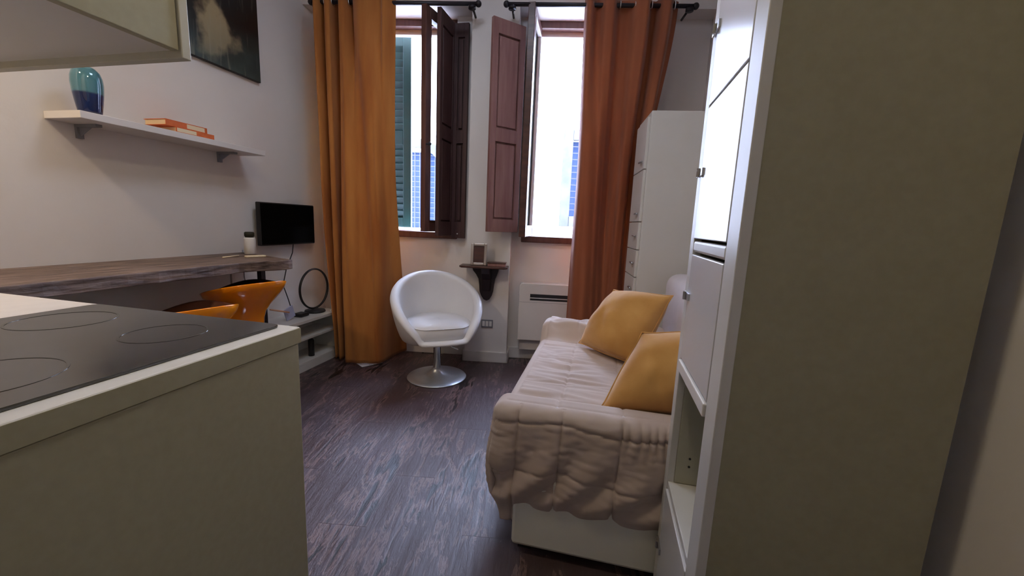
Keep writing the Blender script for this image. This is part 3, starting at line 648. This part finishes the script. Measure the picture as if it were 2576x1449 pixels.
def seatP(i, j):
    a = 2*PI*i/n; r, z = pr[j]; c = math.cos(a)
    rr = min(r, .200*(r/.245)**.6/max(c, .01)) if c > .2 else r
    return polar(a, rr*.98, z-.008*(c), .012)
grid(bm, seatP, n, len(pr), True); put('seat_cushion', bm, 'leather', t, smooth=True)
bm = bmesh.new(); tube(bm, [polar(2*PI*k/64, (min(.236, .194/max(.01, math.cos(2*PI*k/64))) if math.cos(2*PI*k/64) > .2 else .236), .424-.008*math.cos(2*PI*k/64), .012) for k in range(65)], .0045, 6); put('piping', bm, 'leather', t, smooth=True)
put('column', T([(CX, CY, .03), (CX, CY, .292), (CX, CY, .30)], [.027, .027, .04], 24), 'chrome', t, smooth=True)
put('column_collar', T([(CX, CY, .285), (CX, CY, .303)], .032, 20), 'black', t, smooth=True)
bm = bmesh.new(); lathe(bm, [(.001, 0), (.212, 0), (.217, .004), (.213, .009), (.16, .016), (.10, .026), (.06, .04), (.038, .062), (.033, .075), (.001, .075)], (CX, CY, 0), 64); put('foot_disc', bm, 'satin', t, smooth=True)
put('lever', T([(CX+.03, CY-.01, .295), (CX+.12, CY-.08, .285), (CX+.20, CY-.10, .262)], .005, 8), 'chrome', t, smooth=True)
bm = bmesh.new(); vs = [bm.verts.new(p) for p in ((-1.985, 2.79, .0015), (-1.76, 2.64, .0015), (-1.66, 2.77, .006), (-1.87, 2.93, .002))]; bm.faces.new(vs)
o = put('paper_sheet', bm, 'paperw'); s_ = o.modifiers.new('s', 'SOLIDIFY'); s_.thickness = .001; tag(o, 'white sheet of paper on the floor under the ochre curtain', 'paper')

# ------------------------------------------------------------------ sofa
t = thing('sofa', 'small sofa on a white box base along the right wall', 'sofa', (.15, 1.85, 0))
put('base', B((-.245, .62, 1.23, 2.50, .035, .30)), 'sofa_white', t, bevel=.012)
for x in (-.20, .57):
    for y in (1.29, 2.44): put('foot', B((x-.025, x+.025, y-.025, y+.025, 0, .036)), 'black', t)
put('seat_block', B((-.27, .60, 1.33, 2.36, .30, .455)), 'uphol', t, bevel=.03)
put('arm', B((-.255, .56, 1.245, 1.35, .30, .545)), 'uphol', t, bevel=.03)
put('arm', B((-.255, .60, 2.36, 2.49, .30, .575)), 'uphol', t, bevel=.035)
o = put('backrest', B((.36, .62, 1.235, 2.495, .30, .905)), 'uphol', t, bevel=.07); o.modifiers['bevel'].segments = 5
for p in o.data.polygons: p.use_smooth = True

def quilt():
    bm = bmesh.new()
    x0, x1, y0, y1 = -.288, .40, 1.262, 2.44; ZT_ = .50; r = .035
    hem = .40
    g_ = .0062; A = [x0-hem + i*g_ for i in range(int((x1-x0+hem)/g_)+1)]
    Bq = [y0-.47 + j*g_ for j in range(int((y1-y0+.47+.36)/g_)+1)]
    def nz(x, y, z, s): return noise.noise(Vector((x*s, y*s, z*s)))
    def P(i, j):
        a, b = A[i], Bq[j]
        ox = min(0, a-x0); oy = (b-y0) if b < y0 else ((b-y1) if b > y1 else 0)
        o = math.hypot(ox, oy); cx = max(a, x0); cy = min(max(b, y0), y1)
        # base height of the top
        zt = ZT_ - .018 + .062*(1-ss(1.32, 1.42, cy)) + .092*ss(2.26, 2.35, cy) + .0*cx
        zt += .010*math.exp(-((cx+.29)/.06)**2)*0
        # wrinkles on top: creases running mostly across the seat, denser at the front-left
        amp = .0045*(1-ss(-.15, .25, cx))+.0015
        wv = nz(cx*1.0, cy*5.2, 3, 3.0) + .5*nz(cx*1.6+.6*nz(cx, cy, 0, 4), cy*9, 8, 3.4)
        cre = (1-abs(wv)*1.6)
        midw = ss(1.38, 1.5, cy)
        if o < 1e-9:
            z = zt + amp*cre*midw*1.9
            if cy > 2.2: z += .008*math.sin((cx*1.0+cy*.9)*46+3*nz(cx, cy, 0, 5))*ss(2.2, 2.3, cy)*(1-ss(2.42, 2.44, cy)*.5)
            seam = 0
            for xs in (-.115, .10): seam += math.exp(-((cx-xs)/.007)**2)
            for ys in (1.62, 1.95): seam += .7*math.exp(-((cy-ys)/.007)**2)*(1 if True else 0)
            if cy < 1.42: seam += .6*math.exp(-((cy-1.275)/.005)**2)
            return (cx, cy, z-.005*seam)
        dx, dy = ox/o, oy/o
        if o < r*PI/2: out = r*math.sin(o/r); drop = r*(1-math.cos(o/r))
        else: out = r; drop = r + o - r*PI/2
        hemz = .106 + .006*nz(a, b, 5, 3) + (.06 if dy > .5 else 0)
        hemz += .03*ss(.35, .9, abs(dx))
        drop = min(drop, zt-hemz)
        q = drop/(zt-.12)
        # folds of the hanging part
        run = cx if abs(dy) > .7 else cy
        ang = math.atan2(-dy, -dx)
        sline = (cx + drop*.6*ss(.2, 1, q)) if abs(dy) > .7 else (cy+ang*.08)
        fold = .017*ss(.08, .5, q)*math.sin(sline*40 + 1.5*nz(cx, drop*.4, 1, 3.5)) * (.65+.6*nz(cx, drop*.4, 2, 2.5))
        fold += .006*ss(.05, .4, q)*nz(cx*1.2+drop*.9, cy, drop*.8, 9)
        fold += .004*nz(cx, drop*3, 4, 24)
        fold *= 1-.93*ss(.6, .93, q)
        bulge = .010*math.sin(min(1, q*1.15)*PI)*(1-.2*abs(dy)) - .030*ss(.72, 1, q)
        seam = 0
        if abs(dy) > .7:
            for xs in (-.235, -.09, .10): seam += math.exp(-((cx-xs+.02*q)/.0055)**2)
            for zs in (.22, .045): seam += .7*math.exp(-((drop-zs-.02*nz(cx, 0, 0, 5))/.0045)**2)
            if cx > .10: fold += .006*math.sin(cx*210+5*nz(cx, drop, 0, 9))*math.exp(-((drop-.05)/.05)**2)
        e = out + fold + bulge*1.0 - .012*seam
        yy = cy + dy*e
        if cx > .17 and dy < -.5: yy = lerp(yy, max(yy, 1.216), ss(.17, .22, cx))
        return (cx + dx*e, yy, zt - drop)
    grid(bm, P, len(A), len(Bq))
    return bm
o = put('sofa_cover', quilt(), 'quilt', smooth=True, loc=(-.1, 1.8, .3)); tag(o, 'beige quilted cover draped over the sofa', 'cover')
sm = o.modifiers.new('s', 'SOLIDIFY'); sm.thickness = .006; sm.offset = 1

def cushion(A_, B_, C_, D_, th, label, seed, grp='mustard cushions on the sofa'):
    """corner points going round; pillow with pulled corners"""
    A_, B_, C_, D_ = map(Vector, (A_, B_, C_, D_)); c = (A_+B_+C_+D_)/4
    nrm = (B_-A_).cross(D_-A_).normalized()
    t = thing('cushion', label, 'cushion', c, group=grp)
    bm = bmesh.new(); n = 34
    for side in (1, -1):
        def P(i, j):
            u, v = i/(n-1)*2-1, j/(n-1)*2-1
            pin = .10
            uu = u*(1-pin*(1-v*v)*0) ; vv = v
            # edges curve inward between corners a little, puffed middle
            kk = .12 - .12*(u*v)**4; ue = u*math.sqrt(1-kk*v*v)*1.0; ve = v*math.sqrt(1-kk*u*u)*1.0
            s, q = (ue+1)/2, (ve+1)/2
            p = A_*(1-s)*(1-q) + B_*s*(1-q) + C_*s*q + D_*(1-s)*q
            h = th*((1-u*u)*(1-v*v))**.5
            h += .014*noise.noise(Vector((u*2.2+seed, v*2.2, side)))*((1-u*u)*(1-v*v))**.3
            h -= .012*math.exp(-(((u+.35)*.9+(v-.1)*.5)/.09)**2)*(1-abs(v))*max(0, 1-abs(u))*(1 if seed == 2 else .6)
            return p + nrm*side*h
        grid(bm, P, n, n)
    bmesh.ops.remove_doubles(bm, verts=bm.verts, dist=.0004)
    put('cover', bm, 'mustard', t, smooth=True)
    bm = bmesh.new(); E = []
    for a, b in ((A_, B_), (B_, C_), (C_, D_), (D_, A_)):
        for k in range(10): s = k/10; p = a.lerp(b, s); E.append(c + (p-c)*math.sqrt(1-(.12-.12*(2*s-1)**4)*(2*s-1)**2))
    E.append(E[0].copy()); tube(bm, E, .0035, 6); put('seam', bm, 'mustard', t, smooth=True)
cushion((-.10, 2.17, .515), (.175, 1.925, .505), (.335, 2.02, .84), (.065, 2.23, .815), .12, 'lighter mustard cushion at the far end of the sofa', 1)
cushion((.025, 1.40, .50), (.36, 1.39, .525), (.45, 1.53, .80), (.155, 1.50, .775), .12, 'darker mustard cushion nearest the wardrobe', 2)

# ------------------------------------------------------------------ tall white cabinet in the far right corner
t = thing('tall_cabinet', 'tall white narrow cabinet with drawers in the far right corner', 'cabinet', (.4, 2.75, 0))
a = Vector((.206, 2.56)); d = Vector((-.115, .99)).normalized(); n_ = Vector((d.y, -d.x))
def quad(p, q, r_, s): return [(p.x, p.y), (q.x, q.y), (r_.x, r_.y), (s.x, s.y)]
bm = bmesh.new(); b = a+d*.36
prism(bm, quad(a, b, b+n_*.40, a+n_*.40), 'z', .05, 1.826); put('carcass', bm, 'cabinet', t, bevel=.004)
bm = bmesh.new(); prism(bm, quad(a+n_*.03+d*.02, b+n_*.03-d*.02, b+n_*.38-d*.02, a+n_*.38+d*.02), 'z', 0, .05); put('plinth', bm, 'cabinet', t)
zz = [.07, .40, .70, .85, 1.02, 1.19, 1.50, 1.80]
for k in range(len(zz)-1):
    bm = bmesh.new(); prism(bm, quad(a-n_*.016+d*.022, a-n_*.016+d*.345, a+n_*.0+d*.345, a+n_*.0+d*.022), 'z', zz[k]+.003, zz[k+1]-.003)
    nm = 'drawer' if 1 < k < 5 else 'door'
    dr = put(nm, bm, 'cabinet', t, bevel=.002)
    hz = (zz[k]+zz[k+1])/2 if nm == 'drawer' else (zz[k+1]-.05 if k < 2 else zz[k]+.05)
    p = a - n_*.026 + d*.06; q = a - n_*.026 + d*.13
    put('handle', T([(p.x, p.y, hz), (q.x, q.y, hz)], .006, 8), 'steel', dr, smooth=True)

# ------------------------------------------------------------------ wardrobe close on the right
t = thing('wardrobe', 'tall white wardrobe with glossy doors close to the camera at right', 'wardrobe', (.42, 1.0, 0))
X0, X1, Y0, Y1, ZW = .23, .60, .79, 1.205, 2.45
put('side_panel', B((X0+.004, X1, Y0, Y0+.018, 0, ZW)), 'lam', t, bevel=.001)
put('side_panel', B((X0+.004, X1, Y1-.018, Y1, 0, ZW)), 'cabinet', t, bevel=.001)
put('back_panel', B((X1-.008, X1, Y0+.018, Y1-.018, 0, ZW)), 'cabinet', t)
put('stile', B((X0, X0+.02, Y0-.001, Y0+.070, .0, ZW)), 'cabinet', t, bevel=.002)
put('stile', B((X0, X0+.02, Y1-.042, Y1, .0, ZW)), 'cabinet', t, bevel=.002)
put('inner_panel', B((X0+.02, X1-.01, Y1-.045, Y1-.018, .42, 1.10)), 'lam_edge', t)
for z in (.40, .775, 1.10, ZW-.018): put('shelf_board', B((X0+.004, X1-.01, Y0+.018, Y1-.018, z, z+.018)), 'cabinet', t, bevel=.001)
ya, yb = Y0+.072, Y1-.044
def door(z0, z1, hz, nm='door'):
    dd = put(nm, B((X0-.001, X0+.016, ya, yb, z0, z1)), 'gloss', t, bevel=.002)
    for z in hz:
        bm = B((X0-.006, X0-.001, yb-.030, yb+.030, z-.009, z+.009)); tube(bm, [(X0-.008, yb+.002, z-.011), (X0-.008, yb+.002, z+.011)], .0045, 8); put('hinge', bm, 'steel', dd)
door(1.465, 2.43, [1.645])
door(1.130, 1.459, [1.30])
put('rail', B((X0-.0, X0+.018, ya, yb, 1.095, 1.124)), 'cabinet', t, bevel=.006)
door(.80, 1.088, [.975])
r_ = put('rail', B((X0-.006, X0+.022, ya, yb, .765, .795)), 'steel', t, bevel=.003, label='pale metal rail above the open compartment'); r_.data.materials[0] = M['white']
door(.03, .395, [.205])
for z in (.475, .50): put('screw_hole', T([(X0+.055, Y1-.0445, z), (X0+.055, Y1-.0462, z)], .0035, 8), 'black', t)
